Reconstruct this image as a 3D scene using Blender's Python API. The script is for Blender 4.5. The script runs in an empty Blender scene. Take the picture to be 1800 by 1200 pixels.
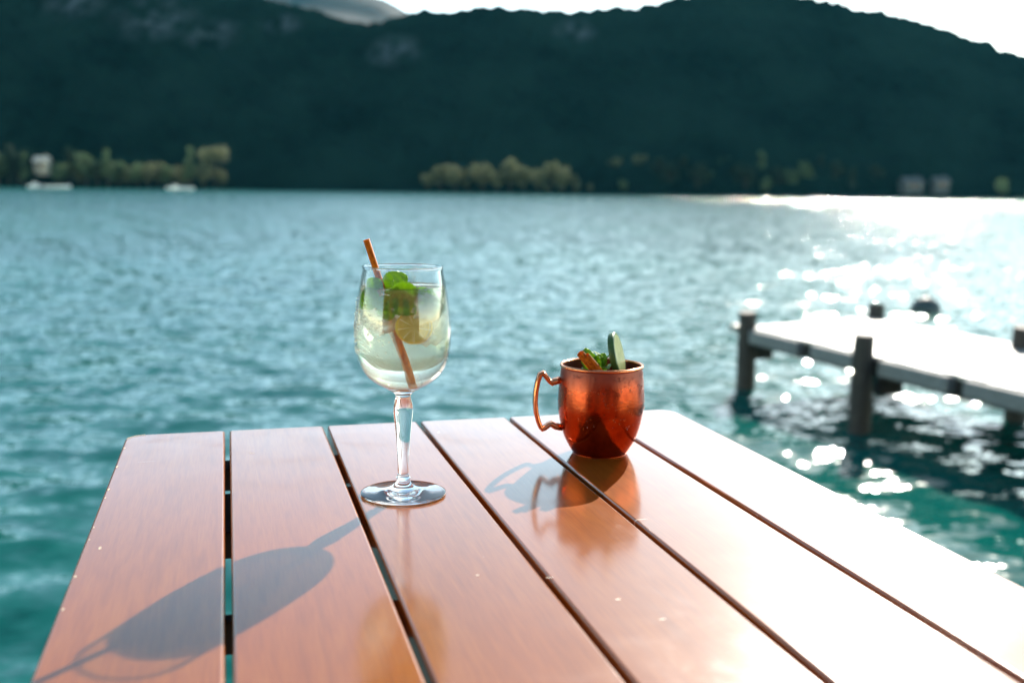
import bpy, bmesh, math, random
import numpy as np
from mathutils import Vector, Matrix, noise
rad = math.radians
random.seed(7)
rng = np.random.default_rng(11)

# ---------------------------------------------------------------- camera, sky, sun, exposure
scn = bpy.context.scene
C = scn.collection
cam_d = bpy.data.cameras.new('camera')
cam = bpy.data.objects.new('camera', cam_d); C.objects.link(cam)
PITCH = -0.1423487; ROLL = 0.0127993
cam.matrix_world = Matrix.Translation((0, 0, 2.0)) @ Matrix.Rotation(math.pi/2 + PITCH, 4, 'X') @ Matrix.Rotation(ROLL, 4, 'Z')
cam_d.sensor_width = 36.0
cam_d.lens = 1874.0/1800.0*36.0
cam_d.clip_start = 0.02; cam_d.clip_end = 12000
cam_d.dof.use_dof = True
cam_d.dof.focus_distance = 0.90
cam_d.dof.aperture_fstop = 5.2
scn.camera = cam

SUN_EL, SUN_AZ = 29.8, 19.9
world = bpy.data.worlds.new('World'); scn.world = world; world.use_nodes = True
wn = world.node_tree.nodes; wl = world.node_tree.links
sky = wn.new('ShaderNodeTexSky'); sky.sky_type = 'NISHITA'; sky.sun_disc = False
sky.sun_elevation = rad(SUN_EL); sky.sun_rotation = rad(SUN_AZ)
sky.air_density = 1.0; sky.dust_density = 0.45; sky.ozone_density = 1.0; sky.altitude = 400
tint = wn.new('ShaderNodeVectorMath'); tint.operation = 'MULTIPLY'; tint.inputs[1].default_value = (.98, 1.0, .90)
wl.new(sky.outputs[0], tint.inputs[0])
# pale summer haze low over the horizon
wtc = wn.new('ShaderNodeTexCoord'); wsx = wn.new('ShaderNodeSeparateXYZ'); wl.new(wtc.outputs['Generated'], wsx.inputs[0])
def wmath(op, a, b):
    n = wn.new('ShaderNodeMath'); n.operation = op
    for i, q in enumerate((a, b)):
        if isinstance(q, bpy.types.NodeSocket): wl.new(q, n.inputs[i])
        else: n.inputs[i].default_value = q
    return n.outputs[0]
wz = wmath('MAXIMUM', wsx.outputs[2], 0.0)
wf = wmath('POWER', wmath('SUBTRACT', 1.0, wz), 7.0)
wk = wmath('MULTIPLY_ADD', wf, 4.4); wk.node.inputs[2].default_value = 1.0
wsc = wn.new('ShaderNodeVectorMath'); wsc.operation = 'SCALE'; wl.new(tint.outputs[0], wsc.inputs[0]); wl.new(wk, wsc.inputs['Scale'])
wl.new(wsc.outputs[0], wn['Background'].inputs[0]); wn['Background'].inputs[1].default_value = 0.105

sd = bpy.data.lights.new('sun', 'SUN'); sd.energy = 5.0; sd.angle = rad(0.55); sd.color = (1.0, 0.93, 0.82)
sun = bpy.data.objects.new('sun', sd); C.objects.link(sun)
sdir = Vector((math.cos(rad(SUN_EL))*math.sin(rad(SUN_AZ)), math.cos(rad(SUN_EL))*math.cos(rad(SUN_AZ)), math.sin(rad(SUN_EL))))
sun.rotation_euler = sdir.to_track_quat('Z', 'Y').to_euler()
sun.location = sdir*50

vs = scn.view_settings
vs.view_transform = 'Standard'; vs.look = 'None'; vs.exposure = 1.0; vs.gamma = 1.0; vs.use_curve_mapping = False
cy = scn.cycles
cy.max_bounces = 14; cy.transmission_bounces = 12; cy.glossy_bounces = 6; cy.diffuse_bounces = 3
cy.transparent_max_bounces = 24; cy.volume_bounces = 1
cy.caustics_reflective = True; cy.caustics_refractive = True; cy.blur_glossy = 0.3
cy.sample_clamp_indirect = 6.0; cy.sample_clamp_direct = 0.0
cy.use_denoising = True; cy.use_adaptive_sampling = False

# ---------------------------------------------------------------- node helpers
def mat(name):
    m = bpy.data.materials.new(name); m.use_nodes = True
    nt = m.node_tree; p = nt.nodes['Principled BSDF']
    return m, nt, p
def nd(nt, typ, **kw):
    n = nt.nodes.new(typ)
    for k, v in kw.items():
        if k.startswith('i_'):
            key = k[2:]
            n.inputs[int(key) if key.isdigit() else key.replace('_', ' ')].default_value = v
        else: setattr(n, k, v)
    return n
def noise_n(nt, scale, detail=3, rough=.5, vec=None, scl=None):
    n = nd(nt, 'ShaderNodeTexNoise'); n.inputs['Scale'].default_value = scale
    n.inputs['Detail'].default_value = detail; n.inputs['Roughness'].default_value = rough
    tc = nt.nodes.new('ShaderNodeTexCoord') if vec is None else None
    src = tc.outputs['Object'] if vec is None else vec
    if scl:
        mp = nt.nodes.new('ShaderNodeMapping'); mp.inputs['Scale'].default_value = scl
        nt.links.new(src, mp.inputs[0]); src = mp.outputs[0]
    nt.links.new(src, n.inputs['Vector'])
    return n
def ramp(nt, src, stops):
    r = nt.nodes.new('ShaderNodeValToRGB'); el = r.color_ramp.elements
    while len(el) < len(stops): el.new(.5)
    for e, (p, c) in zip(el, stops):
        e.position = p; e.color = (c, c, c, 1) if not hasattr(c, '__len__') else (*c, 1)
    nt.links.new(src, r.inputs[0]); return r
def mixc(nt, fac, a, b):
    m = nt.nodes.new('ShaderNodeMix'); m.data_type = 'RGBA'
    for sock, v in ((m.inputs[0], fac), (m.inputs[6], a), (m.inputs[7], b)):
        if isinstance(v, bpy.types.NodeSocket): nt.links.new(v, sock)
        elif hasattr(v, '__len__'): sock.default_value = (*v, 1)
        else: sock.default_value = v
    return m.outputs[2]
def bump(nt, p, h, strength, dist, prev=None):
    b = nt.nodes.new('ShaderNodeBump'); b.inputs['Strength'].default_value = strength; b.inputs['Distance'].default_value = dist
    nt.links.new(h, b.inputs['Height'])
    if prev is not None: nt.links.new(prev.outputs[0], b.inputs['Normal'])
    nt.links.new(b.outputs[0], p.inputs['Normal']); return b
def simple(name, col, rough=.6, metal=0., var=.25, scale=30., bmp=0., bd=.001):
    m, nt, p = mat(name)
    n = noise_n(nt, scale, 4, .6)
    dark = tuple(c*(1-var) for c in col); lite = tuple(min(1, c*(1+var)) for c in col)
    r = ramp(nt, n.outputs[0], [(.3, dark), (.7, lite)])
    nt.links.new(r.outputs[0], p.inputs['Base Color'])
    p.inputs['Roughness'].default_value = rough; p.inputs['Metallic'].default_value = metal
    if bmp: bump(nt, p, n.outputs[0], bmp, bd)
    return m

# ---------------------------------------------------------------- mesh helpers
def link(name, me, m=None, parent=None, smooth=False):
    o = bpy.data.objects.new(name, me); C.objects.link(o)
    if m is not None and not me.materials: me.materials.append(m)
    if parent is not None: o.parent = parent
    if smooth:
        for p in me.polygons: p.use_smooth = True
    return o
def obj(name, bm, m, parent=None, smooth=False):
    me = bpy.data.meshes.new(name); bm.normal_update(); bm.to_mesh(me); bm.free()
    return link(name, me, m, parent, smooth)
def tag(o, label, cat, group=None, kind=None):
    if label: o['label'] = label
    if cat: o['category'] = cat
    if group: o['group'] = group
    if kind: o['kind'] = kind
    return o
def thing(name, label, cat, loc=(0, 0, 0), rotz=0, group=None):
    o = bpy.data.objects.new(name, None); C.objects.link(o); o.empty_display_size = .05
    o.location = loc; o.rotation_euler = (0, 0, rotz)
    return tag(o, label, cat, group)
def struct(o): o['kind'] = 'structure'; return o
def copy_tree(o, parent=None):
    c = o.copy(); C.objects.link(c); c.parent = parent
    for ch in list(o.children): copy_tree(ch, c)
    return c
def box(bm, x0, x1, y0, y1, z0, z1, bev=0, M=None, seg=2):
    b = bmesh.new(); bmesh.ops.create_cube(b, size=1)
    for v in b.verts:
        v.co = Vector((x0+(v.co.x+.5)*(x1-x0), y0+(v.co.y+.5)*(y1-y0), z0+(v.co.z+.5)*(z1-z0)))
    if bev: bmesh.ops.bevel(b, geom=list(b.edges), offset=bev, segments=seg, affect='EDGES', profile=.6)
    if M is not None: b.transform(M)
    join(bm, b)
def join(bm, b):
    vm = {v: bm.verts.new(v.co) for v in b.verts}
    for f in b.faces:
        nf = bm.faces.new([vm[v] for v in f.verts]); nf.smooth = f.smooth
    b.free()
def lathe(bm, prof, seg=96, close=False):
    rings = []
    for r, z in prof:
        if r < 1e-7: rings.append([bm.verts.new((0, 0, z))])
        else: rings.append([bm.verts.new((r*math.cos(2*math.pi*k/seg), r*math.sin(2*math.pi*k/seg), z)) for k in range(seg)])
    pairs = list(zip(rings, rings[1:])) + ([(rings[-1], rings[0])] if close else [])
    for a, b in pairs:
        for k in range(seg):
            k2 = (k+1) % seg
            if len(a) == 1 and len(b) == 1: continue
            if len(a) == 1: bm.faces.new((a[0], b[k2], b[k]))
            elif len(b) == 1: bm.faces.new((a[k], a[k2], b[0]))
            else: bm.faces.new((a[k], a[k2], b[k2], b[k]))
    bmesh.ops.recalc_face_normals(bm, faces=bm.faces)
def spline(pts, n=8):
    out = []; P = [pts[0]] + list(pts) + [pts[-1]]
    for i in range(1, len(P)-2):
        p0, p1, p2, p3 = [np.array(q, float) for q in P[i-1:i+3]]
        for k in range(n):
            t = k/n
            out.append(tuple(.5*((2*p1)+(-p0+p2)*t+(2*p0-5*p1+4*p2-p3)*t*t+(-p0+3*p1-3*p2+p3)*t**3)))
    out.append(tuple(pts[-1])); return out
def tube(bm, pts, radii, seg=12, cap=True, flat=None):
    pts = [Vector(p) for p in pts]
    if not hasattr(radii, '__len__'): radii = [radii]*len(pts)
    rings = []; up = None
    for i, p in enumerate(pts):
        t = (pts[min(i+1, len(pts)-1)] - pts[max(i-1, 0)]).normalized()
        if up is None:
            up = Vector((0, 0, 1)) if abs(t.z) < .9 else Vector((0, 1, 0))
            if flat is not None: up = Vector(flat)
        a = (up - t*up.dot(t)).normalized(); b = t.cross(a); up = a
        rings.append([bm.verts.new(p + (a*math.cos(2*math.pi*k/seg) + b*math.sin(2*math.pi*k/seg))*radii[i]) for k in range(seg)])
    for r1, r2 in zip(rings, rings[1:]):
        for k in range(seg): bm.faces.new((r1[k], r1[(k+1) % seg], r2[(k+1) % seg], r2[k]))
    if cap: bm.faces.new(rings[0][::-1]); bm.faces.new(rings[-1])
def grid_mesh(name, X, Y, Z):
    ny, nx = X.shape
    v = np.stack([X.ravel(), Y.ravel(), Z.ravel()], 1)
    i = np.arange(ny*nx).reshape(ny, nx)
    f = np.stack([i[:-1, :-1].ravel(), i[:-1, 1:].ravel(), i[1:, 1:].ravel(), i[1:, :-1].ravel()], 1)
    me = bpy.data.meshes.new(name); me.vertices.add(len(v)); me.vertices.foreach_set('co', v.ravel())
    me.loops.add(f.size); me.loops.foreach_set('vertex_index', f.ravel())
    me.polygons.add(len(f)); me.polygons.foreach_set('loop_start', np.arange(0, f.size, 4)); me.polygons.foreach_set('loop_total', np.full(len(f), 4))
    me.polygons.foreach_set('use_smooth', np.ones(len(f), bool))
    me.update(calc_edges=True); me.validate(); return me

# ---------------------------------------------------------------- lake water
def graded(step, lim, start, growth, end):
    out = [start]; s = step
    while out[-1] < end:
        if out[-1] - start > lim: s *= growth
        out.append(out[-1]+s)
    return np.array(out)
xr = graded(.11, 16, 0, 1.05, 3200); xs = np.concatenate([-xr[:0:-1], xr])
ys = graded(.11, 33, -6, 1.045, 3600)
ys = np.concatenate([[-400, -120, -50, -20, -10], ys])
X, Y = np.meshgrid(xs, ys)
sx = np.interp(X, xs[1:], np.diff(xs)); sy = np.interp(Y, ys[1:], np.diff(ys)); sp = np.maximum(sx, sy)
Zw = np.zeros_like(X); dX = np.zeros_like(X); dY = np.zeros_like(X)
for k in range(70):
    lam = .30*(1.5/.30)**rng.random()
    th = rad(250) + rng.normal()*rad(42)
    a = lam*.0021*(.6+.8*rng.random())
    kx, ky = math.cos(th)*2*math.pi/lam, math.sin(th)*2*math.pi/lam
    ph = rng.random()*6.283
    fade = np.clip((lam/3 - sp)/(lam/6), 0, 1)
    A = a*fade; arg = kx*X + ky*Y + ph
    Zw += A*np.cos(arg)
    dX -= A*math.cos(th)*np.sin(arg)*.9; dY -= A*math.sin(th)*np.sin(arg)*.9
wm, nt, p = mat('lake_water')
p.inputs['Base Color'].default_value = (0.0, .135, .115, 1)
p.inputs['Roughness'].default_value = .062; p.inputs['IOR'].default_value = 1.333
geo = nd(nt, 'ShaderNodeNewGeometry')
nv = noise_n(nt, .05, 3, .5, vec=geo.outputs['Position'])
cr = ramp(nt, nv.outputs[0], [(.3, (.0, .082, .076)), (.7, (.003, .135, .100))])
nt.links.new(cr.outputs[0], p.inputs['Base Color'])
def slopes(scale, detail, rough, amp, scl):
    n = noise_n(nt, scale, detail, rough, vec=geo.outputs['Position'], scl=scl)
    a = nd(nt, 'ShaderNodeVectorMath', operation='SUBTRACT'); nt.links.new(n.outputs['Color'], a.inputs[0]); a.inputs[1].default_value = (.5, .5, .5)
    b = nd(nt, 'ShaderNodeVectorMath', operation='MULTIPLY'); nt.links.new(a.outputs[0], b.inputs[0]); b.inputs[1].default_value = (amp*1.5, amp, 0)
    return b.outputs[0]
def vadd(a, b):
    n = nd(nt, 'ShaderNodeVectorMath', operation='ADD'); nt.links.new(a, n.inputs[0]); nt.links.new(b, n.inputs[1]); return n.outputs[0]
sl = vadd(slopes(2.0, 1.5, .5, .34, (.8, 1.2, 1)), slopes(6.5, 1.3, .5, .37, (.85, 1.15, 1)))
wind = nd(nt, 'ShaderNodeCombineXYZ'); wind.inputs[0].default_value = .02; wind.inputs[1].default_value = -.055   # wind-driven waves are steeper on this side
sl = vadd(vadd(sl, slopes(17., 1.5, .5, .13, (.85, 1.15, 1))), wind.outputs[0])
spx = nd(nt, 'ShaderNodeSeparateXYZ'); nt.links.new(geo.outputs['Position'], spx.inputs[0])
lee = nd(nt, 'ShaderNodeMapRange'); lee.inputs[1].default_value = 0; lee.inputs[2].default_value = 420; nt.links.new(spx.outputs[1], lee.inputs[0])
fc = nt.nodes.new('ShaderNodeFloatCurve'); cu_ = fc.mapping.curves[0]     # calm in the lee of this shore, rougher out on the lake
for q_ in ((0, .50), (.035, .63), (.1, .58), (.25, .66), (1, 1.05)): 
    if q_[0] in (0, 1): cu_.points[int(q_[0])].location = q_
    else: cu_.points.new(*q_)
fc.mapping.update(); nt.links.new(lee.outputs[0], fc.inputs[1])
am = nd(nt, 'ShaderNodeVectorMath', operation='SCALE'); nt.links.new(sl, am.inputs[0])
m2_ = nd(nt, 'ShaderNodeMath', operation='MULTIPLY'); nt.links.new(fc.outputs[0], m2_.inputs[0]); m2_.inputs[1].default_value = 2.1
nt.links.new(m2_.outputs[0], am.inputs['Scale']); sl = am.outputs[0]
nn = nd(nt, 'ShaderNodeVectorMath', operation='NORMALIZE'); nt.links.new(vadd(sl, geo.outputs['Normal']), nn.inputs[0])
nt.links.new(nn.outputs[0], p.inputs['Normal'])
water = link('water', grid_mesh('water', X+dX, Y+dY, Zw), wm); struct(water)

# ---------------------------------------------------------------- hills, shore, far mountain
SK = [(-1400, 150), (-800, 140), (-362, 122.5), (-303, 119), (-243, 115.3), (-183, 109.7), (-153, 104.3), (-129, 99.3), (-114, 96), (-93, 89.6), (-77.8, 86.5), (-62.6, 92.9), (-49, 95.4), (-32.4, 95.3), (-14, 97.3), (-2, 97.4), (22, 96), (46, 97.4), (70, 98.3), (77.6, 101.3), (88, 103.5), (118, 106.5), (139, 106.1), (160.4, 102.9), (178.7, 100.2), (194, 96.9), (215.4, 92.5), (240, 85.8), (258.8, 78.4), (271, 76.4), (302, 68), (364, 55.4), (600, 48), (1400, 60)]
hx = np.concatenate([np.linspace(-1400, -330, 60), np.arange(-325, 360, 1.7), np.linspace(362, 1400, 60)])
SHORE, FOOT, RIDGE = 424., 449., 585.
hy = np.concatenate([[SHORE-6, SHORE-1, SHORE, SHORE+3, SHORE+10, SHORE+18], np.arange(FOOT, RIDGE+14, 1.7), np.linspace(RIDGE+20, RIDGE+300, 14)])
HX, HY = np.meshgrid(hx, hy)
H = np.interp(HX, [s[0] for s in SK], [s[1] for s in SK])
t = np.clip((HY-FOOT)/(RIDGE-FOOT), 0, 1)
prof = np.where(HY < FOOT, 0, t**.86)
Zh = prof*H*1.0
back = np.clip((HY-RIDGE)/300, 0, 1); Zh = Zh*(1-.75*back)
shore_z = np.interp(HY, [SHORE-6, SHORE-1, SHORE, SHORE+3, SHORE+18, FOOT], [-2, -.5, .15, .5, 1.3, 2.0])
Zh = np.where(HY < FOOT, shore_z, Zh+2.0*(1-t))
can = np.zeros_like(Zh); big = np.zeros_like(Zh)
for j in range(HX.shape[0]):
    for i in range(HX.shape[1]):
        x, y = HX[j, i], HY[j, i]
        if y < FOOT or y > RIDGE+20: continue
        can[j, i] = noise.noise((x/5.2, y/5.2, 0))*2.6 + noise.noise((x/2.6, y/2.6, 3))*1.3
        big[j, i] = noise.noise((x/38., y/60., 5))*5 + noise.noise((x/16., y/22., 8))*3.5
ridge_keep = np.clip((RIDGE-HY)/40, 0, 1)
foot_keep = np.clip((HY-FOOT)/12, 0, 1)
Zh = Zh + foot_keep*(can + big*np.clip(ridge_keep+.12, 0, 1))
hm, nt, p = mat('forest_canopy')
geo = nd(nt, 'ShaderNodeNewGeometry')
nA = noise_n(nt, .16, 5, .65, vec=geo.outputs['Position'])
nB = noise_n(nt, .022, 3, .55, vec=geo.outputs['Position'])
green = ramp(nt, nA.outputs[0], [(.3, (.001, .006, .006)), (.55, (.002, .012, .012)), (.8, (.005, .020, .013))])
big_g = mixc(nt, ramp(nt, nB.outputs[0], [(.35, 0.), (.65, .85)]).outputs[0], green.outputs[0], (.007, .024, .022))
rock = None
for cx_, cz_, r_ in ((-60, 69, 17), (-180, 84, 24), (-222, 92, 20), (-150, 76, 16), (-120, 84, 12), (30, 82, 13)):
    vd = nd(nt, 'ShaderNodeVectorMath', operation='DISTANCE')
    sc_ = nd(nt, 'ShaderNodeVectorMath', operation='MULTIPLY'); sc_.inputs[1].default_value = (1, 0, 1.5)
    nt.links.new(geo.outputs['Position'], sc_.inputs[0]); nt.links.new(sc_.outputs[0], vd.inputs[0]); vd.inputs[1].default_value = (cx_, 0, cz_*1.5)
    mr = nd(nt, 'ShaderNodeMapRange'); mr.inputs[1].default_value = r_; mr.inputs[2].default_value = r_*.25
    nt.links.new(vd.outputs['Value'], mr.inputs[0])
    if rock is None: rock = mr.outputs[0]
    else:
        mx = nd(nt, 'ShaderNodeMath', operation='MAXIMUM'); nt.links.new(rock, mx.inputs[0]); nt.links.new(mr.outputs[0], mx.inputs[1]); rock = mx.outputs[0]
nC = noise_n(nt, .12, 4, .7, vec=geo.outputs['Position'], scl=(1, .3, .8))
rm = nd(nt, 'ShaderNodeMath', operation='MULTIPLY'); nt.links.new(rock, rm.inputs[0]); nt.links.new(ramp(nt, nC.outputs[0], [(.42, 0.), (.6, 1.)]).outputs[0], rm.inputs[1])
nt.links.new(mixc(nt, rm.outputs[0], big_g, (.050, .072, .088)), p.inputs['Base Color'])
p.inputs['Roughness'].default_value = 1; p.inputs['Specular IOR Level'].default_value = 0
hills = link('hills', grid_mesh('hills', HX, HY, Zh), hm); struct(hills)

FM = [(-5000, 300), (-2600, 380), (-1300, 420), (-815, 432), (-653, 459), (-546, 469), (-466, 466), (-385, 456), (-305, 438), (-258, 413), (-198, 381), (-8, 298), (600, 240), (2500, 260), (5000, 300)]
fx = np.linspace(-5000, 5000, 500); fy = np.concatenate([np.linspace(1500, 2600, 50), np.linspace(2650, 3400, 12)])
FX, FY = np.meshgrid(fx, fy)
FH = np.interp(FX, [s[0] for s in FM], [s[1] for s in FM])
FZ = FH*np.clip((FY-1500)/1100, 0, 1)**1.1*(1-.5*np.clip((FY-2600)/800, 0, 1))
for j in range(FX.shape[0]):
    for i in range(FX.shape[1]): FZ[j, i] += 14*noise.noise((FX[j, i]/120, FY[j, i]/120, 2))*np.clip((FY[j, i]-1500)/300, 0, 1)*(1-.7*(abs(FY[j, i]-2600) < 60))
fm = simple('far_forest', (.012, .014, .018), .95, scale=.01)
mountain = link('far_mountain', grid_mesh('far_mountain', FX, FY, FZ), fm); struct(mountain)

# ---------------------------------------------------------------- trees on the far shore
bark = simple('bark', (.05, .04, .03), .9, scale=2)
def foliage(name, a, b):
    m, nt, p = mat(name)
    n = noise_n(nt, .9, 3, .6); r = ramp(nt, n.outputs[0], [(.3, a), (.7, b)])
    nt.links.new(r.outputs[0], p.inputs['Base Color']); p.inputs['Roughness'].default_value = .75
    tr = nd(nt, 'ShaderNodeBsdfTranslucent'); nt.links.new(r.outputs[0], tr.inputs[0])
    mx = nd(nt, 'ShaderNodeMixShader'); mx.inputs[0].default_value = .45
    nt.links.new(p.outputs[0], mx.inputs[1]); nt.links.new(tr.outputs[0], mx.inputs[2])
    nt.links.new(mx.outputs[0], nt.nodes['Material Output'].inputs[0]); return m
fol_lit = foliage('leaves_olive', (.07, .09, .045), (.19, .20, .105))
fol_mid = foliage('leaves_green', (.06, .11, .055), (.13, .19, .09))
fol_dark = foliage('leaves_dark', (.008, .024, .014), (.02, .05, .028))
def crown_mesh(name, w, h, z0, style, seed, m):
    r = random.Random(seed); bm = bmesh.new()
    clumps = []
    for k in range(16 if style != 'tall' else 20):
        a = r.random()*6.283
        if style == 'round': q = r.random(); c = Vector((math.cos(a)*w*.36*r.random()**.5, math.sin(a)*w*.36*r.random()**.5, z0+h*(.15+.75*q)))
        elif style == 'tall': q = r.random(); c = Vector((math.cos(a)*w*.28*(1-q*.7), math.sin(a)*w*.28*(1-q*.7), z0+h*(.06+.88*q)))
        else: c = Vector((math.cos(a)*w*.42*r.random()**.5, math.sin(a)*w*.42*r.random()**.5, z0+h*(.5+.35*r.random())))
        clumps.append((c, w*(.13+.12*r.random())*(1 if style != 'tall' else .9)))
    for c, cr in clumps:
        for k in range(46):
            d = Vector((r.gauss(0, 1), r.gauss(0, 1), r.gauss(0, .75))).normalized()*cr*(.55+.5*r.random())
            n = Vector((r.gauss(0, 1), r.gauss(0, 1), r.gauss(0, 1))).normalized(); u = n.orthogonal().normalized(); v = n.cross(u)
            s = .32+.3*r.random(); pc = c+d
            bm.faces.new([bm.verts.new(pc+u*s), bm.verts.new(pc+v*s*.7), bm.verts.new(pc-u*s), bm.verts.new(pc-v*s*.7)])
    me = bpy.data.meshes.new(name); bm.to_mesh(me); bm.free(); me.materials.append(m); return me
def trunk_mesh(h, w, seed):
    r = random.Random(seed); bm = bmesh.new()
    tube(bm, [(0, 0, -.5), (.1*r.uniform(-1, 1), 0, h*.3), (.3*r.uniform(-1, 1), .1, h*.6), (.2, .1, h*.9)], [.34, .26, .18, .07], 7)
    for k in range(5):
        a = r.random()*6.28; z = h*(.35+.1*k)
        tube(bm, [(0, 0, z), (math.cos(a)*w*.16, math.sin(a)*w*.16, z+w*.1), (math.cos(a)*w*.32, math.sin(a)*w*.32, z+w*.25)], [.13, .09, .04], 5)
    me = bpy.data.meshes.new('trunk'); bm.to_mesh(me); bm.free(); me.materials.append(bark); return me
protos = {}
for st, w, h in (('round', 9, 8), ('tall', 6, 12), ('flat', 12, 5)):
    for cn, fm_ in (('olive', fol_lit), ('green', fol_mid), ('dark', fol_dark)):
        for v in range(2):
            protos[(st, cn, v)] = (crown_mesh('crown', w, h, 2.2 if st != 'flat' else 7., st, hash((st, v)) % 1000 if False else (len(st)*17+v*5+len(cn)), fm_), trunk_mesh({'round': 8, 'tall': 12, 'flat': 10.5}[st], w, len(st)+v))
F_ = 1874.
def px2X(x, Yd): # lateral metres of a bearing at distance Yd
    return (x-902)/1874.*Yd*1.0
TREES = []
def tree(px, Yd, st, cn, sc, label, group, v=0, zs=1.0):
    cm, tm = protos[(st, cn, v)]
    g = 1.0 + max(0, Yd-FOOT)*.55
    o = thing('pine_tree' if st == 'tall' else 'tree', label, 'tree', (px2X(px, Yd), Yd, g), random.random()*6.28, group)
    o.scale = (sc, sc, sc*zs)
    link('crown', cm, None, o); link('trunk', tm, None, o); TREES.append(o)
G1 = 'trees along the left far shore'; G2 = 'sunlit trees on the middle far shore'; G3 = 'scattered trees on the right far shore'
left = [(5, 'round', 'green', 1.2), (24, 'tall', 'dark', 1.15), (40, 'round', 'dark', 1.3), (50, 'tall', 'green', .9), (112, 'round', 'green', .85), (128, 'tall', 'dark', 1.1), (145, 'round', 'olive', .85), (158, 'round', 'green', 1.25), (178, 'round', 'dark', 1.0), (196, 'tall', 'green', 1.05), (214, 'round', 'green', .95), (232, 'round', 'olive', .75), (248, 'round', 'green', .9), (266, 'round', 'olive', .85), (284, 'round', 'olive', .95), (300, 'round', 'green', .8), (320, 'round', 'olive', .8), (338, 'tall', 'green', 1.15), (362, 'round', 'olive', .85), (392, 'round', 'olive', .7)]
seq = ['leftmost', 'second', 'third', 'fourth', 'fifth', 'sixth', 'seventh', 'eighth', 'ninth', 'tenth', 'eleventh', 'twelfth', 'thirteenth', 'fourteenth', 'fifteenth', 'sixteenth', 'seventeenth', 'eighteenth', 'nineteenth', 'twentieth', 'twenty-first', 'twenty-second']
desc = {('round', 'green'): 'bushy green tree', ('round', 'dark'): 'dark bushy tree', ('round', 'olive'): 'olive bushy tree', ('tall', 'green'): 'slim green conifer', ('tall', 'dark'): 'slim dark conifer', ('flat', 'olive'): 'tall flat-topped olive pine'}
for i, (px, st, cn, s) in enumerate(left):
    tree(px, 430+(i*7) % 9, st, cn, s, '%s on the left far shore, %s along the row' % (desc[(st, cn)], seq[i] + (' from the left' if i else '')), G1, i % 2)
tree(382, 438, 'flat', 'olive', 1.25, 'tall flat-topped pine ending the row of trees on the left far shore', G1, 0, 1.05)
mid = [(752, 'round', .75), (775, 'round', .95), (800, 'round', 1.12), (822, 'round', 1.2), (848, 'round', 1.12), (872, 'round', 1.1), (895, 'round', 1.2), (920, 'round', 1.18), (944, 'round', 1.05), (966, 'round', 1.1), (988, 'round', 1.12), (1006, 'round', .95)]
for i, (px, st, s) in enumerate(mid):
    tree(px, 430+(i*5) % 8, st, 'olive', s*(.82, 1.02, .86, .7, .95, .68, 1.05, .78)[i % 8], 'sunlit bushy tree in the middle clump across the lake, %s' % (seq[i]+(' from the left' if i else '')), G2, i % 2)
for i, px in enumerate((958, 985, 1012, 1034)):
    tree(px, 426.5, 'round', 'olive', .32, 'low sunlit bush at the waterline below the middle trees, %s of four' % (seq[i]+(' from the left' if i else '')), 'low bushes at the far waterline', i % 2)
right = [(1150, 458, 'round', 'dark', .9), (1172, 452, 'round', 'dark', 1.0), (1196, 457, 'tall', 'dark', .8), (1222, 450, 'round', 'dark', 1.1), (1240, 455, 'round', 'green', .6), (1304, 450, 'round', 'dark', 1.1), (1362, 452, 'round', 'dark', .9), (1460, 455, 'round', 'dark', 1.0), (1490, 450, 'tall', 'dark', .8), (1530, 455, 'round', 'dark', .9), (1078, 462, 'round', 'olive', .72), (1092, 447, 'round', 'green', .5), (1118, 463, 'round', 'olive', .8), (1262, 462, 'round', 'green', .8), (1282, 455, 'round', 'dark', .7), (1330, 458, 'tall', 'green', .95), (1342, 448, 'round', 'green', .7), (1385, 452, 'round', 'green', .85), (1408, 456, 'round', 'green', .95), (1432, 459, 'tall', 'dark', .8), (1748, 436, 'round', 'green', .75)]
right.sort()
for i, (px, Yd, st, cn, s) in enumerate(right):
    tree(px, Yd, st, cn, s, '%s at the foot of the right far slope, %s' % (desc[(st, cn)], seq[i]+(' from the left' if i else '')), G3, i % 2)

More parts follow.
